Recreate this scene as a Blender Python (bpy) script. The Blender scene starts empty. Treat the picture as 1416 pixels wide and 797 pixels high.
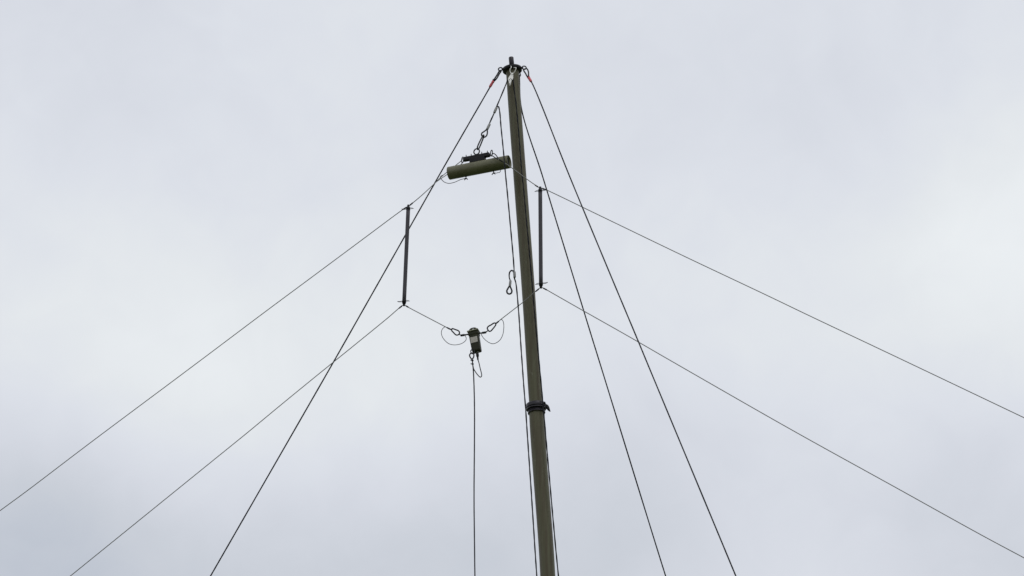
import bpy, bmesh, math, random
from mathutils import Vector, Matrix
random.seed(4)
S = bpy.context.scene
COL = S.collection
R = math.radians
F = 5500.0                       # focal length in photo pixels (1416 wide)
PITCH = R(25)
CAM = Vector((0, 0, 1.6))
FW = Vector((0, math.cos(PITCH), math.sin(PITCH)))
UP = Vector((0, -math.sin(PITCH), math.cos(PITCH)))
PX = 0.00366                     # metres per photo pixel at the mast head
MY = 17.8                        # distance of the mast

def ray(px, py):
    return FW + Vector(((px-708)/F, 0, 0)) + UP*((398.5-py)/F)
def P(px, py, Y):                # point at distance Y seen in that direction
    d = ray(px, py); return CAM + d*(Y/d.y)
TANY = 0.317
def D(px, py, off=0.0):          # point in the vertical plane of the dipole, turned 17.6 deg from the camera
    d = ray(px, py); return CAM + d*((17.6261+off)/(d.y+TANY*d.x))

# ------------------------------------------------------------------ materials
def mat(name, col, rough=0.5, metal=0.0, var=0.15, scale=30, col2=None, spec=0.5, bump=0.0, stretch=None, build=None):
    m = bpy.data.materials.new(name); m.use_nodes = True
    n, l = m.node_tree.nodes, m.node_tree.links
    b = n['Principled BSDF']
    b.inputs['Metallic'].default_value = metal
    b.inputs['Specular IOR Level'].default_value = spec
    tc = n.new('ShaderNodeTexCoord'); mp = n.new('ShaderNodeMapping')
    l.new(tc.outputs['Object'], mp.inputs[0])
    if stretch: mp.inputs['Scale'].default_value = stretch
    nz = n.new('ShaderNodeTexNoise'); nz.inputs['Scale'].default_value = scale; nz.inputs['Detail'].default_value = 6
    l.new(mp.outputs[0], nz.inputs['Vector'])
    cr = n.new('ShaderNodeValToRGB')
    c2 = col2 or tuple(c*(1+var) for c in col)
    c1 = tuple(c*(1-var) for c in col) if not col2 else col
    cr.color_ramp.elements[0].position = .35; cr.color_ramp.elements[1].position = .65
    cr.color_ramp.elements[0].color = (*c1, 1); cr.color_ramp.elements[1].color = (*c2, 1)
    l.new(nz.outputs[0], cr.inputs[0]); l.new(cr.outputs[0], b.inputs['Base Color'])
    rr = n.new('ShaderNodeMapRange'); rr.inputs['To Min'].default_value = rough*.85; rr.inputs['To Max'].default_value = min(1, rough*1.2)
    l.new(nz.outputs[0], rr.inputs[0]); l.new(rr.outputs[0], b.inputs['Roughness'])
    if bump:
        bp = n.new('ShaderNodeBump'); bp.inputs['Strength'].default_value = bump; bp.inputs['Distance'].default_value = .001
        l.new(nz.outputs[0], bp.inputs['Height']); l.new(bp.outputs[0], b.inputs['Normal'])
    if build: build(n, l, b, cr, tc)
    return m

def paint_wear(chip):            # scuffs and pale chips with a shape of their own
    def f(n, l, b, cr, tc):
        a = n.new('ShaderNodeTexNoise'); a.inputs['Scale'].default_value = 55; a.inputs['Detail'].default_value = 8; a.inputs['Roughness'].default_value = .7
        mp = n.new('ShaderNodeMapping'); mp.inputs['Scale'].default_value = (1, 1, .35)
        l.new(tc.outputs['Object'], mp.inputs[0]); l.new(mp.outputs[0], a.inputs['Vector'])
        r = n.new('ShaderNodeValToRGB'); r.color_ramp.elements[0].position = .62; r.color_ramp.elements[1].position = .70
        l.new(a.outputs[0], r.inputs[0])
        m1 = n.new('ShaderNodeMixRGB'); m1.inputs['Color2'].default_value = (*chip, 1)
        mu = n.new('ShaderNodeMath'); mu.operation = 'MULTIPLY'; mu.inputs[1].default_value = .55
        l.new(r.outputs[0], mu.inputs[0]); l.new(mu.outputs[0], m1.inputs['Fac'])
        l.new(cr.outputs[0], m1.inputs['Color1']); l.new(m1.outputs[0], b.inputs['Base Color'])
    return f
def strands(ca, cb, freq):       # laid strands winding round the rope (UV: metres along, turns round)
    def f(n, l, b, cr, tc):
        sep = n.new('ShaderNodeSeparateXYZ'); l.new(tc.outputs['UV'], sep.inputs[0])
        a = n.new('ShaderNodeMath'); a.operation = 'MULTIPLY'; a.inputs[1].default_value = freq; l.new(sep.outputs[0], a.inputs[0])
        c = n.new('ShaderNodeMath'); c.operation = 'MULTIPLY_ADD'; c.inputs[1].default_value = 2*math.tau; l.new(sep.outputs[1], c.inputs[0]); l.new(a.outputs[0], c.inputs[2])
        s = n.new('ShaderNodeMath'); s.operation = 'SINE'; l.new(c.outputs[0], s.inputs[0])
        r = n.new('ShaderNodeValToRGB'); r.color_ramp.elements[0].position = .0; r.color_ramp.elements[1].position = .8
        r.color_ramp.elements[0].color = (*ca, 1); r.color_ramp.elements[1].color = (*cb, 1)
        l.new(s.outputs[0], r.inputs[0]); l.new(r.outputs[0], b.inputs['Base Color'])
    return f
M_OLIVE = mat('olive_paint_mast', (.070, .056, .029), .5, 0, col2=(.100, .098, .054), scale=6, stretch=(11, 11, .45), bump=.15, spec=.33, build=paint_wear((.2, .195, .15)))
M_OLIVE2 = mat('olive_paint_housing', (.092, .088, .042), .42, 0, col2=(.125, .122, .064), scale=18, bump=.2, spec=.5, build=paint_wear((.2, .2, .14)))
M_OLIVE3 = mat('dark_olive_casting', (.012, .0125, .003), .5, 0, col2=(.021, .022, .006), scale=60, bump=.3, spec=.25)
M_EDGE = mat('lit_olive_edge', (.2, .2, .14), .6, 0, col2=(.32, .32, .23), scale=120)  # paler olive for the flange: light on its front edge put into the colour
M_BLACK = mat('black_plastic', (.007, .007, .009), .45, var=.35, scale=80, bump=.2, spec=.22)
M_METAL_B = mat('blackened_steel', (.014, .014, .017), .38, .2, var=.3, scale=90, spec=.3)
M_COLLAR = mat('dark_anodised_metal', (.03, .027, .034), .36, .2, var=.25, scale=40, spec=.35)
M_SPREAD = mat('grey_glassfibre', (.05, .047, .056), .5, 0, var=.1, scale=20, stretch=(6, 6, .6), spec=.3)
M_GUY = mat('dark_guy_line', (.02, .021, .025), .7, spec=.2, build=strands((.008, .008, .011), (.028, .03, .036), 260))
M_ROPE = mat('black_flecked_rope', (.02, .02, .024), .75, spec=.15, build=strands((.006, .006, .009), (.035, .037, .042), 150))
M_WIRE = mat('antenna_wire', (.2, .2, .2), .5, .1, build=strands((.12, .12, .12), (.32, .32, .3), 900))
M_JUMP = mat('black_insulated_wire', (.014, .014, .018), .5, spec=.25)
M_STEEL = mat('bright_steel', (.68, .67, .62), .4, .45, col2=(.85, .84, .8), scale=160, bump=.4)
M_FERR = mat('aluminium_ferrule', (.2, .2, .195), .5, .3, col2=(.32, .32, .31), scale=200, bump=.4)
M_RED = mat('red_heat_shrink', (.5, .05, .07), .5, 0, col2=(.68, .12, .14), scale=120)
def label_lines(n, l, b, cr, tc):
    sep = n.new('ShaderNodeSeparateXYZ'); l.new(tc.outputs['UV'], sep.inputs[0])
    w = n.new('ShaderNodeTexNoise'); w.inputs['Scale'].default_value = 26; w.inputs['Detail'].default_value = 2
    mp = n.new('ShaderNodeMapping'); mp.inputs['Scale'].default_value = (.55, 1, 1)
    l.new(tc.outputs['UV'], mp.inputs[0]); l.new(mp.outputs[0], w.inputs['Vector'])
    a = n.new('ShaderNodeMath'); a.operation = 'MULTIPLY'; a.inputs[1].default_value = math.tau*5; l.new(sep.outputs[1], a.inputs[0])
    s = n.new('ShaderNodeMath'); s.operation = 'SINE'; l.new(a.outputs[0], s.inputs[0])
    t = n.new('ShaderNodeMath'); t.operation = 'MULTIPLY'; l.new(s.outputs[0], t.inputs[0]); l.new(w.outputs[0], t.inputs[1])
    r = n.new('ShaderNodeValToRGB'); r.color_ramp.elements[0].position = .2; r.color_ramp.elements[1].position = .34
    r.color_ramp.elements[0].color = (.52, .49, .43, 1); r.color_ramp.elements[1].color = (.12, .11, .10, 1)
    l.new(t.outputs[0], r.inputs[0]); l.new(r.outputs[0], b.inputs['Base Color'])
M_LABEL = mat('printed_label', (.6, .57, .5), .6, build=label_lines)
M_GRASS = mat('field_grass', (.05, .075, .025), .95, col2=(.085, .105, .04), scale=.6)

# ------------------------------------------------------------------ mesh helpers
def catmull(pts, n=8, closed=False):
    pts = [Vector(p) for p in pts]; out = []; N = len(pts)
    g = (lambda i: pts[i % N]) if closed else (lambda i: pts[i] if 0 <= i < N else (2*pts[0]-pts[1] if i < 0 else 2*pts[-1]-pts[-2]))
    for i in range(N if closed else N-1):
        a, b, c, d = g(i-1), g(i), g(i+1), g(i+2)
        t0 = 0.0; t1 = max((b-a).length, 1e-6)**.5; t2 = t1+max((c-b).length, 1e-6)**.5; t3 = t2+max((d-c).length, 1e-6)**.5
        for k in range(n):
            t = t1+(t2-t1)*k/n
            A1 = a*((t1-t)/(t1-t0))+b*((t-t0)/(t1-t0)); A2 = b*((t2-t)/(t2-t1))+c*((t-t1)/(t2-t1)); A3 = c*((t3-t)/(t3-t2))+d*((t-t2)/(t3-t2))
            B1 = A1*((t2-t)/(t2-t0))+A2*((t-t0)/(t2-t0)); B2 = A2*((t3-t)/(t3-t1))+A3*((t-t1)/(t3-t1))
            out.append(B1*((t2-t)/(t2-t1))+B2*((t-t1)/(t2-t1)))
    if not closed: out.append(pts[-1].copy())
    return out
def resample(pts, step):
    out = [pts[0]]
    for a, b in zip(pts, pts[1:]):
        k = max(1, int((b-a).length/step))
        out += [a+(b-a)*(j/k) for j in range(1, k+1)]
    return out
def new_bm():
    bm = bmesh.new(); bm.loops.layers.uv.new('UVMap'); return bm
def tube(bm, pts, r, seg=10, closed=False, lobe=0.0, pitch=.05, fray=0.0):
    """round section swept along pts; r a number or a list; lobe > 0 gives the section two strands that wind round"""
    uv = bm.loops.layers.uv.verify()
    pts = [Vector(p) for p in pts]; N = len(pts)
    rs = r if isinstance(r, (list, tuple)) else [r]*N
    tan = []
    for i in range(N):
        a = pts[i-1] if (i > 0 or closed) else pts[0]; b = pts[(i+1) % N] if (i < N-1 or closed) else pts[-1]
        tan.append((b-a).normalized())
    t0 = tan[0]; nrm = t0.orthogonal().normalized(); rings = []; s = 0; ss = []
    frames = [nrm]
    for i in range(1, N):
        q = tan[i-1].rotation_difference(tan[i]); nrm = (q @ nrm); nrm = (nrm-tan[i]*nrm.dot(tan[i])).normalized(); frames.append(nrm)
    tw = 0.0
    if closed:
        q = tan[-1].rotation_difference(tan[0]); e = q @ frames[-1]; bi = tan[0].cross(frames[0])
        tw = -math.atan2(e.dot(bi), e.dot(frames[0]))
    for i in range(N):
        if i: s += (pts[i]-pts[i-1]).length
        ss.append(s); n1 = frames[i]; n2 = tan[i].cross(n1); ring = []
        for k in range(seg):
            th = math.tau*k/seg + (tw*i/N if closed else 0)
            rr = rs[i]*(1+lobe*math.cos(2*(math.tau*k/seg)-math.tau*s/pitch)) * (1+random.uniform(-fray, fray))
            ring.append(bm.verts.new(pts[i]+n1*math.cos(th)*rr+n2*math.sin(th)*rr))
        rings.append(ring)
    M = N if closed else N-1
    for i in range(M):
        A, B = rings[i], rings[(i+1) % N]
        s0 = ss[i]; s1 = ss[i+1] if i+1 < N else s0+(pts[0]-pts[-1]).length
        for k in range(seg):
            f = bm.faces.new((A[k], A[(k+1) % seg], B[(k+1) % seg], B[k])); f.smooth = True
            for lp, u in zip(f.loops, ((s0, k/seg), (s0, (k+1)/seg), (s1, (k+1)/seg), (s1, k/seg))): lp[uv].uv = u
    if not closed:
        bm.faces.new(list(reversed(rings[0]))); bm.faces.new(rings[-1])
def frame(axis, hint=Vector((0, 0, 1))):
    a = Vector(axis).normalized(); h = hint if abs(a.dot(hint)) < .95 else Vector((0, 1, 0))
    u = (h-a*h.dot(a)).normalized(); return a, u, a.cross(u)
def lathe(bm, org, axis, prof, seg=48, close=True):
    """prof: (radius, height along axis), bottom to top"""
    a, u, v = frame(axis); rings = []
    for r, h in prof:
        rings.append([bm.verts.new(org+a*h+(u*math.cos(math.tau*k/seg)+v*math.sin(math.tau*k/seg))*r) for k in range(seg)])
    for i in range(len(rings)-1):
        r0, h0 = prof[i]; r1, h1 = prof[i+1]
        for k in range(seg):
            f = bm.faces.new((rings[i][k], rings[i][(k+1) % seg], rings[i+1][(k+1) % seg], rings[i+1][k])); f.smooth = abs(h1-h0) > abs(r1-r0)*1.5 or abs(h1-h0)+abs(r1-r0) < .003
    if close:
        bm.faces.new(list(reversed(rings[0]))); bm.faces.new(rings[-1])
def obox(bm, c, ax, hx, hy, hz, bev=.0008, taper=1.0):
    """bevelled box in the frame ax = (x, y, z unit vectors)"""
    x, y, z = ax; b2 = bmesh.new(); bmesh.ops.create_cube(b2, size=2)
    for v in b2.verts:
        k = taper if v.co.z < 0 else 1.0
        v.co = Vector((v.co.x*hx*k, v.co.y*hy*k, v.co.z*hz))
    if bev: bmesh.ops.bevel(b2, geom=list(b2.edges), offset=bev, segments=2, profile=.6, affect='EDGES')
    mp = {v: bm.verts.new(c+x*v.co.x+y*v.co.y+z*v.co.z) for v in b2.verts}
    for f in b2.faces:
        try: bm.faces.new([mp[v] for v in f.verts])
        except ValueError: pass
    b2.free()
def plate(bm, c, ax, outer, thick, hole=None, hr=.003, n=40):
    """flat plate, outline `outer` in (x, z) metres, optional round hole"""
    x, y, z = ax
    def pt(q, s): return bm.verts.new(c+x*q[0]+z*q[1]+y*s*thick/2)
    if hole is None:
        A = [pt(q, -1) for q in outer]; B = [pt(q, 1) for q in outer]; m = len(outer)
        bm.faces.new(A); bm.faces.new(list(reversed(B)))
        for i in range(m): bm.faces.new((A[i], B[i], B[(i+1) % m], A[(i+1) % m]))
        return
    # resample the outline by angle seen from the hole
    res = []
    m = len(outer)
    for k in range(n):
        th = math.tau*k/n; d = (math.cos(th), math.sin(th)); best = None
        for i in range(m):
            p, q = outer[i], outer[(i+1) % m]
            ex, ey = q[0]-p[0], q[1]-p[1]; den = d[0]*ey-d[1]*ex
            if abs(den) < 1e-12: continue
            wx, wy = p[0]-hole[0], p[1]-hole[1]
            t = (wx*ey-wy*ex)/den; s = (wx*d[1]-wy*d[0])/den
            if t > 0 and -1e-6 <= s <= 1+1e-6 and (best is None or t > best): best = t
        best = best or .01
        res.append((hole[0]+d[0]*best, hole[1]+d[1]*best))
    inn = [(hole[0]+hr*math.cos(math.tau*k/n), hole[1]+hr*math.sin(math.tau*k/n)) for k in range(n)]
    O1 = [pt(q, -1) for q in res]; O2 = [pt(q, 1) for q in res]; I1 = [pt(q, -1) for q in inn]; I2 = [pt(q, 1) for q in inn]
    for k in range(n):
        j = (k+1) % n
        bm.faces.new((O1[k], O1[j], I1[j], I1[k])); bm.faces.new((O2[j], O2[k], I2[k], I2[j]))
        bm.faces.new((O1[k], O2[k], O2[j], O1[j])); bm.faces.new((I1[j], I2[j], I2[k], I1[k]))
def ring(bm, c, e1, e2, r, n=28, seg=10):
    tube(bm, [c+e1*math.cos(math.tau*k/n)+e2*math.sin(math.tau*k/n) for k in range(n)], r, seg, closed=True)
def obj(name, bm, m, parent=None, origin=None):
    o0 = parent.location.copy() if parent is not None and parent.type == 'EMPTY' else None
    if parent is not None and parent.type == 'MESH': o0 = Vector(parent['_o'])
    if origin is not None: o0 = Vector(origin)
    if o0 is None: o0 = Vector((0, 0, 0))
    bmesh.ops.recalc_face_normals(bm, faces=list(bm.faces))
    for v in bm.verts: v.co -= o0
    me = bpy.data.meshes.new(name); bm.to_mesh(me); bm.free(); me.materials.append(m)
    o = bpy.data.objects.new(name, me); COL.objects.link(o)
    if parent is not None: o.parent = parent
    if origin is not None and parent is None: o.location = o0
    o['_o'] = list(o0)
    return o
def tag(o, label, cat, group=None):
    o['label'] = label; o['category'] = cat
    if group: o['group'] = group
    return o
def thing(name, label, cat, loc, group=None):
    o = bpy.data.objects.new(name, None); COL.objects.link(o); o.location = loc
    o.empty_display_size = .1
    return tag(o, label, cat, group)
def to_ground(pts, z=0.02):      # carry a line on in its last direction until it reaches the ground
    a, b = pts[-2], pts[-1]; d = (b-a).normalized()
    return pts+[b+d*((z-b.z)/d.z)]

XC = Vector((1, 0, 0)); YC = Vector((0, 1, 0)); ZC = Vector((0, 0, 1))

# ------------------------------------------------------------------ ground
bm = new_bm(); bmesh.ops.create_grid(bm, x_segments=40, y_segments=40, size=1500)
o = obj('ground', bm, M_GRASS); o['kind'] = 'structure'

# ------------------------------------------------------------------ mast
cen = [(708.4, 96), (711.2, 140), (719.0, 245), (730.5, 400), (739.6, 540), (741.6, 566)]
low = [(741.6, 566), (743.4, 600), (755.2, 757), (757.5, 797)]
lowp = to_ground([P(x, y, MY) for x, y in low], 0.0)
mast = thing('mast', 'tall olive green tubular mast leaning slightly, holding up the wire antenna', 'mast', lowp[-1])
up3 = catmull([P(x, y, MY) for x, y in cen], 10)
bm = new_bm(); tube(bm, up3, .0326, 56); obj('mast_section', bm, M_OLIVE, mast)
lo3 = catmull(lowp[:-1], 10)+[lowp[-1]]
lo3 = resample(lo3, .3)
bm = new_bm(); tube(bm, lo3, .0362, 56); obj('mast_section', bm, M_OLIVE, mast)
# base plate on the ground
bm = new_bm(); lathe(bm, lowp[-1]+ZC*.004, ZC, [(.18, 0), (.18, .012), (.06, .02), (.05, .12), (.0375, .125)]); obj('base_plate', bm, M_COLLAR, mast)
# coupling collar
cA, cB = P(742.3, 574, MY), P(740.7, 552, MY); ax = (cB-cA).normalized(); c0 = P(741.7, 567.5, MY); h = .0036
def hp(px): return px*h/math.cos(PITCH-R(2))
bm = new_bm()
lathe(bm, c0, ax, [(r_, hp(h_)) for r_, h_ in [(.0365, -4.2), (.0425, -4.2), (.0435, -3.4), (.0415, -3.0), (.0415, -.2), (.0395, 0), (.0395, .4), (.0480, .6), (.0488, .9), (.0488, 2.1), (.0440, 2.3), (.0440, 3.0), (.0492, 3.2), (.0495, 3.6), (.0495, 7.2), (.0478, 8.2), (.040, 8.7), (.0335, 8.8)]], 72)
collar = obj('coupling_collar', bm, M_COLLAR, mast)
# over-centre clamp lever on the collar's right side
bm = new_bm()
l0, l1, l2, l3 = P(752.6, 557.6, MY-.02), P(755.6, 559.8, MY-.03), P(757.0, 563.2, MY-.032), P(760.8, 569.3, MY-.034)
tube(bm, catmull([l0, l1, l2], 6), .0024, 10)
tube(bm, catmull([P(755.8, 560.6, MY-.03), P(756.8, 563.0, MY-.031), P(758.6, 566.2, MY-.033), l3], 6), [.0026+.0062*math.sin(math.pi*min(1, .22+.8*i/18)) for i in range(19)], 14)
tube(bm, [P(752.6, 565.2, MY-.02), P(757.2, 562.3, MY-.03)], .0018, 8)
obj('clamp_lever', bm, M_BLACK, collar)
bm = new_bm(); lathe(bm, P(753.1, 557.9, MY-.028), YC, [(.004, -.012), (.0046, -.010), (.0046, .010), (.004, .012)], 16); obj('pivot_bolt', bm, M_METAL_B, collar)
# head: guy plate and spigot
hc = P(708.3, 96.6, MY); hax = (P(706.7, 78, MY)-P(708.5, 97, MY)).normalized()
bm = new_bm(); lathe(bm, hc, hax, [(.030, -.011), (.0455, -.011), (.0490, -.008), (.0500, .001), (.0490, .0065), (.040, .0095), (.030, .013), (.020, .016), (.0145, .018)], 72)
gplate = obj('guy_plate', bm, M_BLACK, mast)
bm = new_bm(); lathe(bm, hc+hax*.004, hax, [(.0128, 0), (.0126, .064), (.0115, .0664), (.009, .067), (.0088, .060)], 40); obj('spigot', bm, M_COLLAR, mast)
LR = P(692.0, 95.9, MY-.01); RR = P(724.9, 93.9, MY-.02)
e = .0106
for c, d in ((LR, (XC*.95-YC*.2)), (RR, (XC*.95+YC*.2))):
    bm = new_bm(); ring(bm, c, d.normalized()*e, (ZC*.9+YC*.2).normalized()*e, .0032); obj('eye_ring', bm, M_METAL_B, gplate)
    s = 1 if c is LR else -1
    bm = new_bm(); tube(bm, [c+XC*s*.006-YC*.004, c+XC*s*.018], .0046, 10); obj('lug', bm, M_BLACK, gplate)
back = hc+Vector((.036, .046, -.002))
bm = new_bm(); ring(bm, back, (XC*.6+YC*.8)*e, ZC*e, .0026); obj('eye_ring', bm, M_METAL_B, gplate)

# ------------------------------------------------------------------ guy ropes
GG = 'guy ropes bracing the mast'
def guy(label, pts, sleeve, r=.0034, loop=None, first=None):
    g = thing('guy_rope', label, 'guy rope', pts[0], GG)
    p = to_ground(pts)
    sp = catmull(p[:-1], 10)+[p[-1]]
    bm = new_bm(); tube(bm, resample(sp, .12), r, 10, lobe=.06, pitch=.04); obj('rope', bm, M_GUY, g)
    if sleeve:
        a, b = sleeve; d = (b-a).normalized()
        bm = new_bm(); L = (b-a).length
        lathe(bm, a, d, [(.0036, 0), (.0068, .001), (.0072, L*.25), (.0060, L*.3), (.0068, L*.55), (.0066, L*.85), (.0050, L)], 16); obj('red_sleeve', bm, M_RED, g)
        bm = new_bm(); lathe(bm, a-d*.010, d, [(.004, 0), (.0075, .002), (.0078, .008), (.006, .0115)], 16); obj('ferrule', bm, M_BLACK, g)
    if loop:
        bm = new_bm(); tube(bm, catmull(loop, 8, closed=True), .0037, 10, closed=True); obj('thimble', bm, M_METAL_B, g)
    return g
Yl = lambda y, a, b: a+(b-a)*(y-97)/700
gy = lambda b: (lambda x, y: P(x, y, Yl(y, MY-.01, MY+b)))
q = gy(.22)
guy('taut black guy rope with red sleeve running from mast head down to the left',
    [q(682.6, 112), q(612.8, 233), q(543, 356.5), q(473, 480), q(450.2, 520), q(314, 757), q(291, 797)], (q(682.4, 112.2), q(677.2, 120.8)),
    loop=[q(691.5, 97.6), q(692.8, 98.3), q(690.4, 102.5), q(686.6, 109), q(684.0, 111.5), q(683.4, 110.6), q(687.2, 104), q(690.2, 99)])
q = lambda x, y: P(x, y, Yl(y, MY-.02, MY-1.56))
guy('black guy rope with red sleeve leaving the right side of the mast head',
    [q(730.8, 108), q(734.6, 113), q(786, 240), q(839, 368), q(879.6, 465), q(896, 504.6), q(1001, 757), q(1017.6, 797)], (q(731.0, 107.4), q(734.6, 113.2)),
    loop=[q(724.6, 96.2), q(728.2, 95.2), q(730.4, 98.6), q(730.9, 103), q(730.6, 106.4), q(729.4, 106.2), q(726.6, 101.5), q(724.2, 97.6)])
q = lambda x, y: P(x, y, Yl(y, back.y, MY+1.05))
guy('black guy rope without sleeve emerging from behind the mast just below its head',
    [back, q(721, 150), q(749, 240), q(767.4, 300), q(816.4, 460), q(828.8, 500), q(908, 757), q(920.5, 797)], None)

# ------------------------------------------------------------------ pulley under the head
PY = MY-.062
pul = thing('pulley', 'small bright steel pulley block shackled to the front of the mast head', 'pulley', P(706, 110, PY))
pax = (P(704.8, 118, PY)-P(708.3, 101, PY)).normalized(); px_ = YC.cross(pax).normalized()*-1
if px_.x < 0: px_ = -px_
fr = (px_, YC, -pax)
def pp(x, y): # photo pixels -> plate coordinates round (706.2,109.5)
    v = P(x, y, PY)-P(706.2, 109.5, PY); return (v.dot(px_), v.dot(-pax))
outl = [pp(*t) for t in [(707.4, 101.6), (709.2, 101.8), (709.6, 104.5), (709.7, 108), (709.2, 110.6), (707.4, 112.6), (706.6, 114.4), (706.4, 117.2), (705.2, 118.2), (703.7, 117.2), (703.9, 114.4), (702.6, 112.0), (702.5, 110), (703.7, 107.4), (705.9, 104.6)]]
for s in (-1, 1):
    bm = new_bm(); plate(bm, P(706.2, 109.5, PY)+YC*s*.006, fr, outl, .0018); obj('cheek_plate', bm, M_STEEL, pul)
bm = new_bm(); lathe(bm, P(706.2, 109.5, PY)-YC*.005, YC, [(.0125, 0), (.0105, .003), (.0085, .005), (.0105, .007), (.0125, .0098)], 28); obj('sheave', bm, M_BLACK, pul)
for x, y in ((706.3, 109.6), (708.0, 104.2), (705.0, 116.6), (707.6, 111.3), (704.4, 111.4)):
    bm = new_bm(); lathe(bm, P(x, y, PY)-YC*.0085, YC, [(.0014, -.0012), (.0020, -.0006), (.0020, .017)], 10); obj('rivet', bm, M_METAL_B, pul)
bm = new_bm()
tube(bm, catmull([P(706.6, 91.6, PY+.008), P(707.0, 93.4, PY-.006), P(705.3, 96.6, PY-.004), P(706.2, 101.2, PY), P(707.9, 102.6, PY), P(709.8, 101.6, PY), P(712.7, 97.4, PY-.004), P(713.6, 94.2, PY-.006), P(710.4, 93.8, PY+.006)], 6), .0020, 10)
obj('shackle', bm, M_STEEL, pul)

# ------------------------------------------------------------------ halyard (from the antenna over the pulley and down the front of the mast)
BY = 17.70
hl = thing('halyard', 'black flecked rope running over the pulley and down the front of the mast', 'rope', P(706, 110, PY))
hy = lambda y: PY+(BY-PY)*(y-112)/(210-112)
seg1 = [P(673.3, 179.7, hy(180)), P(676.8, 171, hy(171)), P(683.6, 156, hy(156)), P(687.1, 147, hy(147)), P(694.2, 130, hy(130)), P(700.2, 115.5, PY), P(702.6, 109.6, PY), P(705.4, 106.2, PY), P(708.4, 107, PY), P(709.6, 111, PY), P(710.3, 118, PY)]
seg2 = [P(x, y, PY+.009) for x, y in [(711.2, 126), (713.4, 142), (717.6, 188), (721.7, 240), (724.4, 265), (727.5, 300), (733, 360), (735.8, 392), (738.6, 425), (744.3, 489), (749.2, 540), (750.9, 560), (752.8, 580), (754.6, 602), (768.3, 757), (772.2, 797)]]
seg2[-1].y = PY+.006
allp = catmull(seg1+seg2, 8); allp = to_ground(allp)
bm = new_bm(); tube(bm, resample(allp, .012)[:], .0033, 10, lobe=.16, pitch=.085, fray=.06); obj('rope', bm, M_ROPE, hl)
def ferrule(a, b, r, parent, m=M_FERR):
    d = (b-a); L = d.length; bm = new_bm()
    lathe(bm, a, d.normalized(), [(r*.75, 0), (r, L*.08), (r*.96, L*.3), (r*1.05, L*.5), (r*.96, L*.7), (r, L*.92), (r*.75, L)], 16); return obj('ferrule', bm, m, parent)
ferrule(P(686.7, 148.8, hy(149)), P(683.4, 156.4, hy(156)), .0066, hl)
ferrule(P(677.2, 171.6, hy(172)), P(673.5, 179.4, hy(179)), .0066, hl)
bm = new_bm(); tube(bm, catmull([P(x, y, hy(184)) for x, y in [(673.2, 179.4), (670.2, 181.6), (666.2, 184.6), (665.9, 186.8), (667.4, 189.4), (670.2, 189.9), (672.8, 187.8), (673.9, 184)]], 8, closed=True), .0036, 10, closed=True)
obj('thimble', bm, M_METAL_B, hl)
# ------------------------------------------------------------------ downhaul
dh = thing('downhaul_rope', 'black rope hanging from the halyard left of the mast, spare eye dangling halfway', 'rope', P(688.2, 147.8, hy(148)))
dpt = [(686.4, 150.5, 17.722), (687.4, 147.8, 17.722), (689.0, 147.6, 17.715), (690.3, 150.6, 17.706), (693.2, 180, 17.63), (696.3, 210.8, 17.575), (698.1, 231.8, 17.566), (700.9, 260, 17.56), (705.2, 306, 17.56), (710, 360, 17.56), (710.9, 374, 17.56),
       (711.4, 385, 17.56), (713.2, 391, 17.56), (716.6, 424, 17.56), (720.1, 475, 17.56), (724.3, 534, 17.56), (726.6, 562, 17.56), (729.0, 598, 17.56), (734.6, 680, 17.56), (740.0, 763, 17.56), (742.3, 797, 17.56)]
dp = to_ground(catmull([P(*t) for t in dpt], 8))
bm = new_bm(); tube(bm, resample(dp, .012), .0033, 10, lobe=.16, pitch=.075, fray=.06); obj('rope', bm, M_ROPE, dh)
ferrule(P(711.3, 375.8, 17.549), P(711.7, 384.0, 17.549), .0066, dh)
tail = catmull([P(x, y, 17.552) for x, y in [(711.0, 384.5), (710.4, 378), (709.4, 375), (707.2, 374.4), (705, 376.4), (704.1, 380.5), (704.5, 385), (705.6, 388)]], 8)
bm = new_bm(); tube(bm, tail, .0034, 10, lobe=.12, pitch=.07); obj('tail', bm, M_ROPE, dh)
ferrule(P(705.9, 388, 17.552), P(704.9, 396.4, 17.552), .0062, dh)
bm = new_bm(); tube(bm, catmull([P(x, y, 17.552) for x, y in [(704.8, 396.0), (702.4, 399.2), (700.9, 402.4), (701.6, 405.4), (704.2, 406.8), (706.9, 405.6), (707.8, 402.6), (706.6, 399)]], 8, closed=True), .0042, 10, closed=True)
obj('thimble', bm, M_METAL_B, dh)

# ------------------------------------------------------------------ upper centre: olive tube with yoke
tL, tR = P(620.8, 240.0, 17.755), P(704.4, 223.8, 17.645)
ta, tu, tn = frame(tR-tL)
TL = (tR-tL).length; r = .0331
bal = thing('antenna_transformer', 'olive green cylinder hanging level beside the mast top under a black yoke', 'antenna fitting', (tL+tR)/2)
bm = new_bm(); lathe(bm, tL, ta, [(r*.93, .0015), (r*.98, 0), (r, .0015), (r, TL-.0015), (r*.985, TL), (r*.955, TL), (r*.955, TL-.014)], 72); obj('housing', bm, M_OLIVE2, bal)
bm = new_bm(); lathe(bm, tR-ta*.013, ta, [(r*.95, 0), (r*.95, .0022), (r*.5, .003), (r*.2, .0032)], 48); obj('end_cap', bm, M_BLACK, bal)
bm = new_bm(); lathe(bm, tL+ta*.0005, -ta, [(r*.92, 0), (r*.92, .0012), (r*.5, .002)], 48); obj('end_cap', bm, M_OLIVE3, bal)
def axp(px, uo, no=0.0):          # point above the tube axis at photo column px
    t = (px-620.8)/(704.4-620.8); return tL+ta*TL*t+tu*uo+tn*no
TY = (ta, tn, tu)
bm = new_bm()
cb = (axp(641.5, .0610)+axp(677.5, .0610))/2; hw = (axp(677.5, 0)-axp(641.5, 0)).length/2
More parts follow.
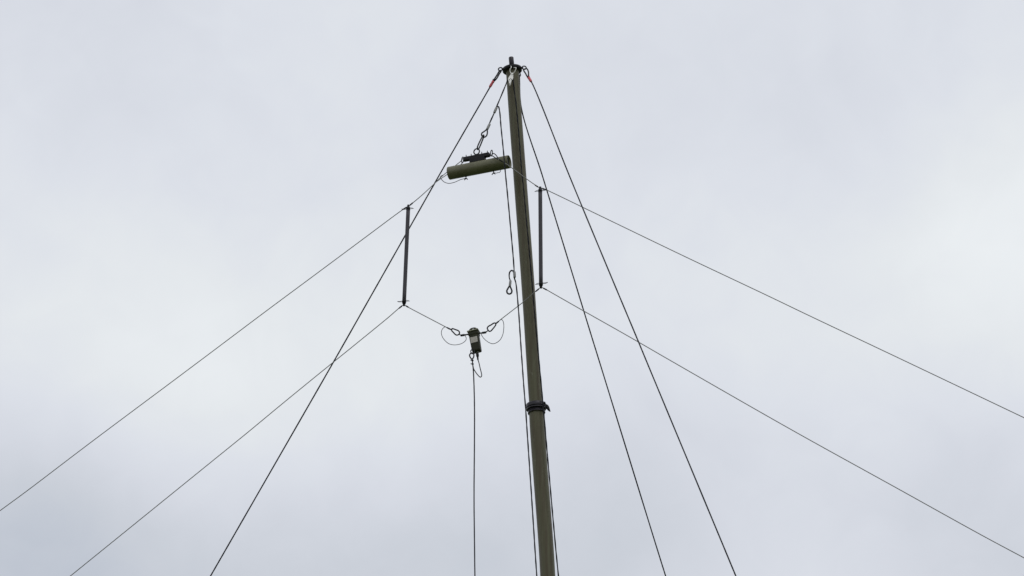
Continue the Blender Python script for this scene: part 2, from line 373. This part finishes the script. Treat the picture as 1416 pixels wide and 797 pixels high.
obox(bm, cb, TY, hw, .011, .0095, .002)
cb2 = (axp(650.5, .0435)+axp(671.5, .0435))/2; hw2 = (axp(671.5, 0)-axp(650.5, 0)).length/2
obox(bm, cb2, TY, hw2, .013, .0125, .002)
yoke = obj('yoke', bm, M_BLACK, bal)
for px in (645.2, 652.2, 666.8, 674.6):
    bm = new_bm(); c = axp(px, .070); lathe(bm, c, tu, [(.0030, -.001), (.0030, .0035), (.0021, .0037), (.0021, .014), (.0015, .0148)], 12); obj('stud', bm, M_METAL_B, yoke)
for px in (657.5, 660.8):
    bm = new_bm(); c = axp(px, .070); lathe(bm, c, tu, [(.0034, 0), (.0034, .004), (.002, .0045)], 12); obj('stud', bm, M_METAL_B, yoke)
er = axp(660.6, .0705)
bm = new_bm(); ring(bm, P(659.1, 209.9, er.y), ta*.0147, tu*.0160, .0033); obj('eye_ring', bm, M_METAL_B, bal)
for px, py in ((639.6, 221.4), (679.6, 212.0)):
    Yr = axp(px, .061).y
    bm = new_bm(); ring(bm, P(px, py, Yr), ta*.0088+tn*.010, tu*.0155, .0025); obj('side_ring', bm, M_METAL_B, bal)
# terminals with wing nuts under the tube
for px in (644.2, 682.2):
    c = axp(px, -r, 0.0)
    bm = new_bm(); lathe(bm, c+tu*.002, -tu, [(.004, 0), (.004, .006), (.0024, .0065), (.0024, .018), (.0018, .019)], 14)
    for s in (-1, 1):
        d = (ta*s*.8-tu*.7).normalized(); tube(bm, [c-tu*.011, c-tu*.013+d*.010, c-tu*.013+d*.013], [.0026, .0026, .0016], 8)
    d = (tn*.8-tu*.6).normalized()
    obj('terminal', bm, M_METAL_B, bal)
bm = new_bm(); c = axp(682.2, -r)-tu*.010
tube(bm, catmull([c, P(686.4, 239.6, c.y), P(688.4, 238.9, c.y+.004), P(690.6, 238.8, c.y+.012), P(691.9, 237.2, c.y+.02), P(691.6, 234.6, c.y+.035)], 6), .0016, 8); obj('jumper', bm, M_JUMP, bal)
bm = new_bm(); c = axp(644.2, -r)-tu*.010
tube(bm, catmull([c, P(641.5, 247.4, 17.725), P(637, 248.6, 17.725), P(628.2, 252.4, 17.73), P(621, 253.8, 17.735), P(615, 252.3, 17.74), P(610.6, 248.4, 17.745), P(609.0, 245.2, 17.75), P(609.9, 243.6, 17.755), P(612.5, 242.4, 17.77)], 8), .0017, 8); obj('jumper', bm, M_JUMP, bal)

# carabiner between halyard thimble and yoke
A, B = P(669.0, 187.2, hy(187)), P(660.2, 206.6, BY-.002)
ax = (B-A).normalized(); side = ax.cross(YC).normalized()
wv = (side*.20+YC*.98).normalized()
def pear(A, B, w, wa, wb, r):
    """a link drawn between two ends, wa wide at A and wb wide at B"""
    m = (B-A); L = m.length; d = m/L
    pts = [A+d*.000, A+d*L*.06+w*wa*.75, A+d*L*.2+w*wa, A+d*L*.75+w*wb, A+d*L*.93+w*wb*.75, B, A+d*L*.93-w*wb*.75, A+d*L*.75-w*wb, A+d*L*.2-w*wa, A+d*L*.06-w*wa*.75]
    return catmull(pts, 6, closed=True)
bm = new_bm(); tube(bm, pear(A, B, wv, .010, .014, .003), .0036, 10, closed=True)
cc = obj('carabiner', bm, M_METAL_B, None, origin=A)
tag(cc, 'long dark carabiner hung edge-on from the halyard thimble above the olive cylinder', 'carabiner')

# ------------------------------------------------------------------ antenna wires
AW = 'antenna wires of the dipole'
def awire(label, pts, r=.0022, ground=True, step=.15):
    w = thing('antenna_wire', label, 'wire', pts[0], AW)
    p = catmull(pts, 8)
    if ground: p = to_ground(p)
    bm = new_bm(); tube(bm, resample(p, step), r, 8); obj('wire', bm, M_WIRE, w)
    return w
def sleeve(w, a, b, r=.0036):
    bm = new_bm(); tube(bm, catmull([a, (a+b)/2, b], 3), [r*.6]+[r]*5+[r*.6], 10); obj('sleeve', bm, M_BLACK, w)
ul = [P(603.5, 251.6, 17.80), D(583.7, 269.9), D(571, 280.6), D(564.6, 285.2), D(557.4, 289.8), D(498, 333.8), D(435.6, 380.2), D(368.5, 430), D(302, 480), D(250, 519), D(125, 612.4), D(36, 680), D(0, 706.4)]
w = awire('thin antenna wire sloping down left from the olive cylinder, upper of the left pair', ul)
sleeve(w, D(571.2, 280.4, -.002), D(566.4, 284.4, -.002)); sleeve(w, D(562.4, 286.6, -.002), D(556.8, 290.2, -.002))
bm = new_bm()
tube(bm, catmull([ul[0], P(607, 247.7, 17.805), P(618.6, 237.8, 17.815), P(630, 229, 17.815), P(637.6, 222.8, 17.775), P(640.0, 219.8, 17.745), P(641.4, 221.6, 17.742), P(640.4, 224.4, 17.755), P(634, 230, 17.80), P(619.4, 240.8, 17.815), P(610, 247.0, 17.805), P(604.6, 250.9, 17.80)], 8), .0021, 8)
obj('end_loop', bm, M_WIRE, w)
ur = [P(689, 220.2, 17.602), P(697, 225.0, 17.597), P(707, 231.9, 17.59), P(718.8, 240.6, 17.585), P(728.6, 248.0, 17.582), P(739.3, 255.5, 17.58), D(745.2, 259.4), D(750, 260.6), D(756, 263.0), D(835, 301), D(945, 354), D(1060, 408.4), D(1120, 437.2), D(1240, 494), D(1356, 549.2), D(1416, 577.8)]
w = awire('thin antenna wire crossing the mast and sloping down right, upper of right pair', ur)
sleeve(w, D(739.6, 255.9, -.003), D(744.2, 259.0, -.003)); sleeve(w, D(749.6, 260.6, -.003), D(755.4, 262.9, -.003)); sleeve(w, P(690, 220.8, 17.600), P(696, 224.5, 17.596), .0033)
yr = axp(681, .061).y
bm = new_bm(); tube(bm, catmull([P(689.3, 220.5, 17.605), P(687.2, 216.6, 17.62), P(684.6, 213.6, 17.63), P(681.6, 212.9, yr), P(680.0, 214.4, yr), P(682.2, 216.6, 17.625), P(686.0, 219.2, 17.61)], 8, closed=True), .0026, 8, closed=True)
obj('end_loop', bm, M_JUMP, w)
ll = [D(623.8, 456.0), D(617.6, 453.0), D(606, 446.9), D(583, 434.9), D(566, 425.9), D(561.6, 423.4), D(558.6, 422.2), D(555.4, 423.6), D(536.5, 439.6), D(487, 480), D(440, 518), D(392, 557.2), D(340, 600.2), D(300, 632.6), D(220, 697.4), D(140, 762.2), D(98, 796.2)]
w = awire('thin antenna wire sloping down left from the small feed box, lower of the left pair', ll)
sleeve(w, D(617.6, 453.0, -.003), D(623.9, 456.1, -.003), .0038); sleeve(w, D(561.0, 423.0, -.002), D(565.0, 425.3, -.002)); sleeve(w, D(556.3, 422.8, -.002), D(551.5, 426.8, -.002))
bm = new_bm(); tube(bm, catmull([D(x, y, -.003) for x, y in [(618.2, 453.2), (615.5, 452.3), (611.9, 455), (610.3, 460), (611.5, 465.6), (615, 470.8), (620.5, 475.4), (628, 477.2), (635.6, 476.2), (640.6, 474.0), (644.1, 470.8), (644.7, 468), (643.6, 465), (643.6, 463.6)]], 8), .0016, 8); obj('jumper', bm, M_JUMP, w)
lr = [D(686, 447.3), D(692.5, 442.0), D(716, 423.8), D(722, 419.2), D(739, 404.6), D(745.4, 399.2), D(748.2, 397.9), D(752.5, 399.0), D(758, 402.2), D(806, 429.6), D(868.6, 465.0), D(920.2, 494.8), D(1060, 575), D(1120, 608.8), D(1238, 674), D(1357, 740), D(1416, 771.6)]
w = awire('thin antenna wire sloping down right from the small feed box, lower of right pair', lr)
sleeve(w, D(690.0, 444.2, -.003), D(685.8, 447.6, -.003), .0038); sleeve(w, D(740.4, 403.6, -.003), D(745.4, 399.4, -.003)); sleeve(w, D(751.0, 398.6, -.003), D(756.6, 401.4, -.003))
bm = new_bm(); tube(bm, catmull([D(x, y, -.003) for x, y in [(690.2, 444), (692.8, 441.8), (695.2, 443.6), (696.5, 448), (696.6, 454.5), (695.3, 462.8), (692, 469.6), (687, 473.9), (681.4, 475.6), (675.6, 473.6), (669.4, 468.6), (666.2, 464), (665.4, 461.6)]], 8), .0016, 8); obj('jumper', bm, M_JUMP, w)

# ------------------------------------------------------------------ spreaders
def spreader(label, top, bot, dirn, r=.0098):
    a, b = D(*top), D(*bot); s = thing('spreader', label, 'spreader', b, 'spreaders holding the antenna wires apart')
    d = (b-a).normalized(); L = (b-a).length
    bm = new_bm(); tube(bm, resample([a+d*.014, b-d*.012], .05), r, 24); obj('rod', bm, M_SPREAD, s)
    for p, dd in ((a, d), (b, -d)):
        bm = new_bm(); lathe(bm, p, dd, [(.0035, -.004), (.0055, -.003), (.0062, .003), (r*.95, .012), (r*1.04, .0125), (r*1.04, .026), (r*.9, .027)], 24); obj('end_fitting', bm, M_BLACK, s)
        c = p+dd*.020
        h = (XC*.97-YC*.25).normalized()*dirn
        f = -YC
        bm = new_bm()
        tube(bm, catmull([c-h*.029, c-h*.012, c+h*.012, c+h*.026+f*.002, c+h*.034+ZC*.0018+f*.006, c+h*.026-ZC*.002+f*.012, c+h*.012-ZC*.0022+f*.0135, c-h*.006+f*.0135, c-h*.024+f*.010-ZC*.002], 8), .0013, 8)
        obj('retaining_clip', bm, M_METAL_B, s)
spreader('dark grey spreader rod hanging clear in the sky left of the mast', (564.7, 284.4), (558.6, 422.4), -1)
spreader('dark grey spreader rod hanging just right of the mast', (747.0, 259.4), (748.0, 398.0), 1)

# ------------------------------------------------------------------ feed box
bA, bB = D(654.9, 459.6), D(659.6, 487.0)
bz = (bA-bB).normalized(); bx0 = (XC-YC*.12); bx0 = (bx0-bz*bx0.dot(bz)).normalized(); by0 = bz.cross(bx0)
rot = Matrix.Rotation(R(-7), 3, bz); bx = rot @ bx0; by = rot @ by0
if by.y < 0: by = -by
fb = thing('feed_box', 'small dark olive feed box with a pale label, hung between two carabiners', 'antenna fitting', (bA+bB)/2)
BL = (bA-bB).length; cx = (bA+bB)/2
bm = new_bm(); obox(bm, cx-bz*.008, (bx, by, bz), .0240, .0200, BL/2-.008, .0075, .93); obj('box_body', bm, M_OLIVE3, fb)
bm = new_bm(); obox(bm, bA-bz*.0125+YC*.0, (bx, by, bz), .0262, .0215, .0105, .006); obj('lid', bm, M_OLIVE3, fb)
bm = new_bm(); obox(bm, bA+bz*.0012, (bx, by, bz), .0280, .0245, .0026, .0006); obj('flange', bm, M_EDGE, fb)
bm = new_bm(); tb = bA+bz*.0028
outer = [(-.0225, 0), (.0225, 0), (.0225, .008), (.019, .0150), (.012, .0205), (.004, .0222), (-.004, .0222), (-.012, .0205), (-.019, .0150), (-.0225, .008)]
plate(bm, tb, (bx0, by0, bz), outer, .003, hole=(0, .0132), hr=.0036); obj('hanging_tab', bm, M_OLIVE3, fb)
# label on the front face
ny = -by; lc = cx+ny*.0206
def lp(s, t): return lc+bx*s+bz*t+ny*.0005
bm = new_bm(); uvl = bm.loops.layers.uv.verify()
cs = [(-.0180, -.011), (.0170, -.011), (.0170, .0195), (-.0180, .0195)]
F1 = [bm.verts.new(lp(*c)) for c in cs]; F0 = [bm.verts.new(lp(*c)-ny*.0009) for c in cs]
f = bm.faces.new(F1)
for lo, u in zip(f.loops, ((0, 0), (1, 0), (1, 1), (0, 1))): lo[uvl].uv = u
for i in range(4): bm.faces.new((F1[i], F0[i], F0[(i+1) % 4], F1[(i+1) % 4]))
obj('label_plate', bm, M_LABEL, fb)
# side arms and their hooks
for a, b, c2 in ((D(647.6, 462.6), D(637.2, 464.2), D(634.3, 461.8)), (D(661.5, 461.4), D(672, 459.8), D(675.2, 456.8))):
    m = a+(b-a)*.5
    bm = new_bm(); tube(bm, [a, m, m+(b-a)*.02, b, b+(b-a)*.04], [.0036, .0036, .0056, .0054, .003], 14)
    tube(bm, [b-(b-a)*.05, b+(c2-b)*.5, c2], .0026, 10); obj('side_arm', bm, M_BLACK, fb)
hb = D(652.0, 484.6, -.02)
bm = new_bm(); tube(bm, catmull([D(655, 484, -.018), D(652.6, 483.6, -.024), D(651.0, 485.4, -.024), D(651.6, 488.4, -.022), D(654.0, 489.6, -.02), D(656.2, 487.6, -.018), D(655.4, 484.4, -.018)], 6), .0026, 10); obj('hanging_loop', bm, M_METAL_B, fb)
bm = new_bm(); lathe(bm, D(660.1, 486.4), -bz, [(.0070, 0), (.0072, .004), (.0060, .005)], 18); obj('socket', bm, M_FERR, fb)

# carabiners on the feed box
CG = 'small carabiners beside the feed box'
def loopc(pts, label):
    bm = new_bm(); tube(bm, catmull(pts, 6, closed=True), .0034, 10, closed=True)
    t = obj('carabiner', bm, M_METAL_B, None, origin=pts[0]); tag(t, label, 'carabiner', CG); return t
loopc([D(x, y) for x, y in [(624.5, 457.0), (625.2, 454.8), (627.0, 455.0), (630.2, 456.2), (633.3, 457.3), (635.3, 459.5), (635.0, 462.1), (632.4, 463.6), (630.0, 463.0), (627.4, 460.4)]], 'pear-shaped dark carabiner joining the feed box to the left lower wire')
loopc([D(x, y) for x, y in [(683.2, 447.0), (685.3, 447.3), (685.5, 449.4), (683.6, 452.4), (681.2, 455.3), (678.9, 457.8), (676.7, 458.4), (675.0, 456.8), (673.8, 454.2), (675.0, 451.9), (679.2, 449.4)]], 'pear-shaped dark carabiner joining the feed box to the right lower wire')

# ------------------------------------------------------------------ feeder cable hanging from the box
fc = thing('feed_cable', 'black cable hanging straight down from the feed box with a loop at its top', 'cable', D(655, 500))
g = lambda x, y: D(x, y, -.004)
cab = [g(660.6, 495), g(661.4, 499), g(662.2, 501.6), g(664.1, 510), g(665.9, 517.3), g(665.9, 520.4), g(664.3, 521.8), g(662.4, 520.6), g(660.2, 518.2), g(656.9, 513.6), g(654.9, 509.9), g(654.9, 513)]
cab = cab[:-1]+[g(654.4, 507.4)]
bm = new_bm(); tube(bm, catmull(cab, 8), .0024, 10); obj('cable_loop', bm, M_JUMP, fc)
g = lambda x, y: D(x, y, -.012)
dl = to_ground(catmull([g(652.9, 496.6), g(653.6, 503), g(654.5, 512), g(655.3, 528), g(655.9, 550), g(656.2, 575), g(656.0, 620), g(655.5, 689), g(656.0, 740), g(656.7, 797)], 8))
bm = new_bm(); tube(bm, resample(dl, .1), .0031, 10, fray=.05); obj('cable', bm, M_JUMP, fc)
bm = new_bm(); lathe(bm, g(660.0, 488.6), (g(660.6, 495)-g(660.0, 488.6)).normalized(), [(.006, 0), (.0072, .002), (.0072, .016), (.0045, .021), (.0042, .034), (.0028, .038)], 18); obj('connector', bm, M_BLACK, fc)
bm = new_bm(); tube(bm, catmull([D(x, y, -.02) for x, y in [(652.6, 496.8), (650.2, 494.2), (649.4, 491.4), (650.8, 489.0), (653.2, 488.4), (655.0, 490.2), (655.2, 493), (654.2, 495.4)]], 6, closed=True), .0034, 10, closed=True); obj('thimble', bm, M_METAL_B, fc)
for x, y in ((653.0, 498.6), (653.2, 503.6)):
    bm = new_bm(); lathe(bm, D(x+.4, y-1, -.013), -UP, [(.004, 0), (.0058, .001), (.0058, .006), (.004, .007)], 14)
    tube(bm, [D(x, y, -.014), D(x-2.2, y-.4, -.014)], .0026, 8); obj('rope_clamp', bm, M_METAL_B, fc)

for o in bpy.data.objects:
    if '_o' in o: del o['_o']

# ------------------------------------------------------------------ sky: full cloud cover over a Nishita sky
ELEV, AZ = R(52), R(150)         # azimuth clockwise from +Y: behind the camera, to the right
W = bpy.data.worlds.new('World'); S.world = W; W.use_nodes = True
n, l = W.node_tree.nodes, W.node_tree.links; n.clear()
out = n.new('ShaderNodeOutputWorld'); bg = n.new('ShaderNodeBackground'); bg.inputs['Strength'].default_value = .1
sky = n.new('ShaderNodeTexSky'); sky.sky_type = 'NISHITA'; sky.sun_disc = False; sky.sun_elevation = ELEV; sky.sun_rotation = AZ
tc = n.new('ShaderNodeTexCoord')
def math_(op, a, b=None, c=None):
    m = n.new('ShaderNodeMath'); m.operation = op
    for i, v in enumerate((a, b, c)):
        if v is None: continue
        if isinstance(v, (int, float)): m.inputs[i].default_value = v
        else: l.new(v, m.inputs[i])
    return m.outputs[0]
T = .66
blobs = [(402, 42, 150, 0.003), (862, 42, 150, -0.010), (1352, 62, 150, -0.028), (102, 252, 150, 0.052), (402, 232, 150, 0.026), (1252, 202, 150, -0.098), (22, 502, 150, 0.099), (402, 522, 150, 0.036), (622, 602, 150, 0.144), (962, 402, 150, 0.060), (1052, 652, 150, -0.075), (1202, 432, 150, 0.037), (1372, 642, 150, -0.071), (1392, 787, 150, -0.209), (562, 782, 150, -0.217), (202, 642, 150, 0.192), (60, 60, 150, -0.142), (170, 470, 150, 0.005), (60, 780, 150, -0.449), (330, 780, 150, -0.324), (640, 350, 150, -0.006), (850, 700, 150, -0.156), (1010, 170, 150, -0.058), (1400, 330, 150, 0.286), (1370, 565, 150, 0.000), (1090, 590, 150, 0.035), (320, 620, 150, 0.149), (750, 770, 150, -0.158), (30, 700, 150, -0.136), (700, 150, 150, -0.047), (620, 480, 150, 0.022), (250, 150, 150, -0.061)]   # soft banks of thicker and thinner cloud, by direction
for bxp, byp, sg, am in blobs:
    d = ray(bxp, byp).normalized(); vm = n.new('ShaderNodeVectorMath'); vm.operation = 'DOT_PRODUCT'
    nv = n.new('ShaderNodeVectorMath'); nv.operation = 'NORMALIZE'; l.new(tc.outputs['Generated'], nv.inputs[0]); l.new(nv.outputs[0], vm.inputs[0]); vm.inputs[1].default_value = d
    k = (F/sg)**2
    T = math_('MULTIPLY_ADD', math_('EXPONENT', math_('MULTIPLY_ADD', vm.outputs['Value'], k, -k)), am, T)
def noise(sc, det, amp, T, dist=0.0):
    nz = n.new('ShaderNodeTexNoise'); nz.inputs['Scale'].default_value = sc; nz.inputs['Detail'].default_value = det; nz.inputs['Roughness'].default_value = .5; nz.inputs['Distortion'].default_value = dist
    l.new(tc.outputs['Generated'], nz.inputs['Vector'])
    return math_('ADD', T, math_('MULTIPLY', math_('SUBTRACT', nz.outputs[0], .5), amp))
T = noise(2.5, 3, .12, T); T = noise(22, 5, .20, T, .8); T = noise(70, 5, .12, T, .6)
cr = n.new('ShaderNodeValToRGB'); cr.color_ramp.interpolation = 'LINEAR'
def lin(c): return tuple((v/255/12.92 if v/255 <= .04045 else ((v/255+.055)/1.055)**2.4) for v in c)+(1,)
stops = [(150, (141, 150, 166)), (195, (188, 195, 207)), (208, (203, 208, 217)), (218, (214, 218, 227)), (225, (221, 225, 233)), (229, (225, 229, 235)), (233, (229, 233, 237)), (241, (236, 240, 243))]
while len(cr.color_ramp.elements) < len(stops): cr.color_ramp.elements.new(.5)
for e_, (g_, c_) in zip(cr.color_ramp.elements, stops): e_.position = (g_-140)/110; e_.color = lin(c_)
T = math_('MULTIPLY_ADD', T, 55/110, 50/110)
l.new(T, cr.inputs[0])
sc = n.new('ShaderNodeVectorMath'); sc.operation = 'SCALE'; sc.inputs['Scale'].default_value = 10.0; l.new(cr.outputs[0], sc.inputs[0])
mx = n.new('ShaderNodeMixRGB'); mx.inputs['Fac'].default_value = .985; l.new(sky.outputs[0], mx.inputs['Color1']); l.new(sc.outputs[0], mx.inputs['Color2'])
l.new(mx.outputs[0], bg.inputs['Color']); l.new(bg.outputs[0], out.inputs[0])

sun = bpy.data.lights.new('sun', 'SUN'); sun.energy = .6; sun.angle = R(25); sun.color = (1, .97, .93)
so = bpy.data.objects.new('sun', sun); COL.objects.link(so)
sd = Vector((math.sin(AZ)*math.cos(ELEV), math.cos(AZ)*math.cos(ELEV), math.sin(ELEV)))
so.rotation_euler = sd.to_track_quat('Z', 'Y').to_euler(); so.location = (0, 0, 30)

cam = bpy.data.cameras.new('camera'); co = bpy.data.objects.new('camera', cam); COL.objects.link(co)
co.location = CAM; co.rotation_euler = (R(90)+PITCH, 0, 0)
cam.sensor_width = 36; cam.lens = 36*F/1416; cam.clip_start = .1; cam.clip_end = 5000
S.camera = co
S.render.resolution_x = 1024; S.render.resolution_y = 576
S.view_settings.view_transform = 'Standard'; S.view_settings.look = 'None'; S.view_settings.exposure = 0; S.view_settings.gamma = 1
S.view_settings.use_curve_mapping = False
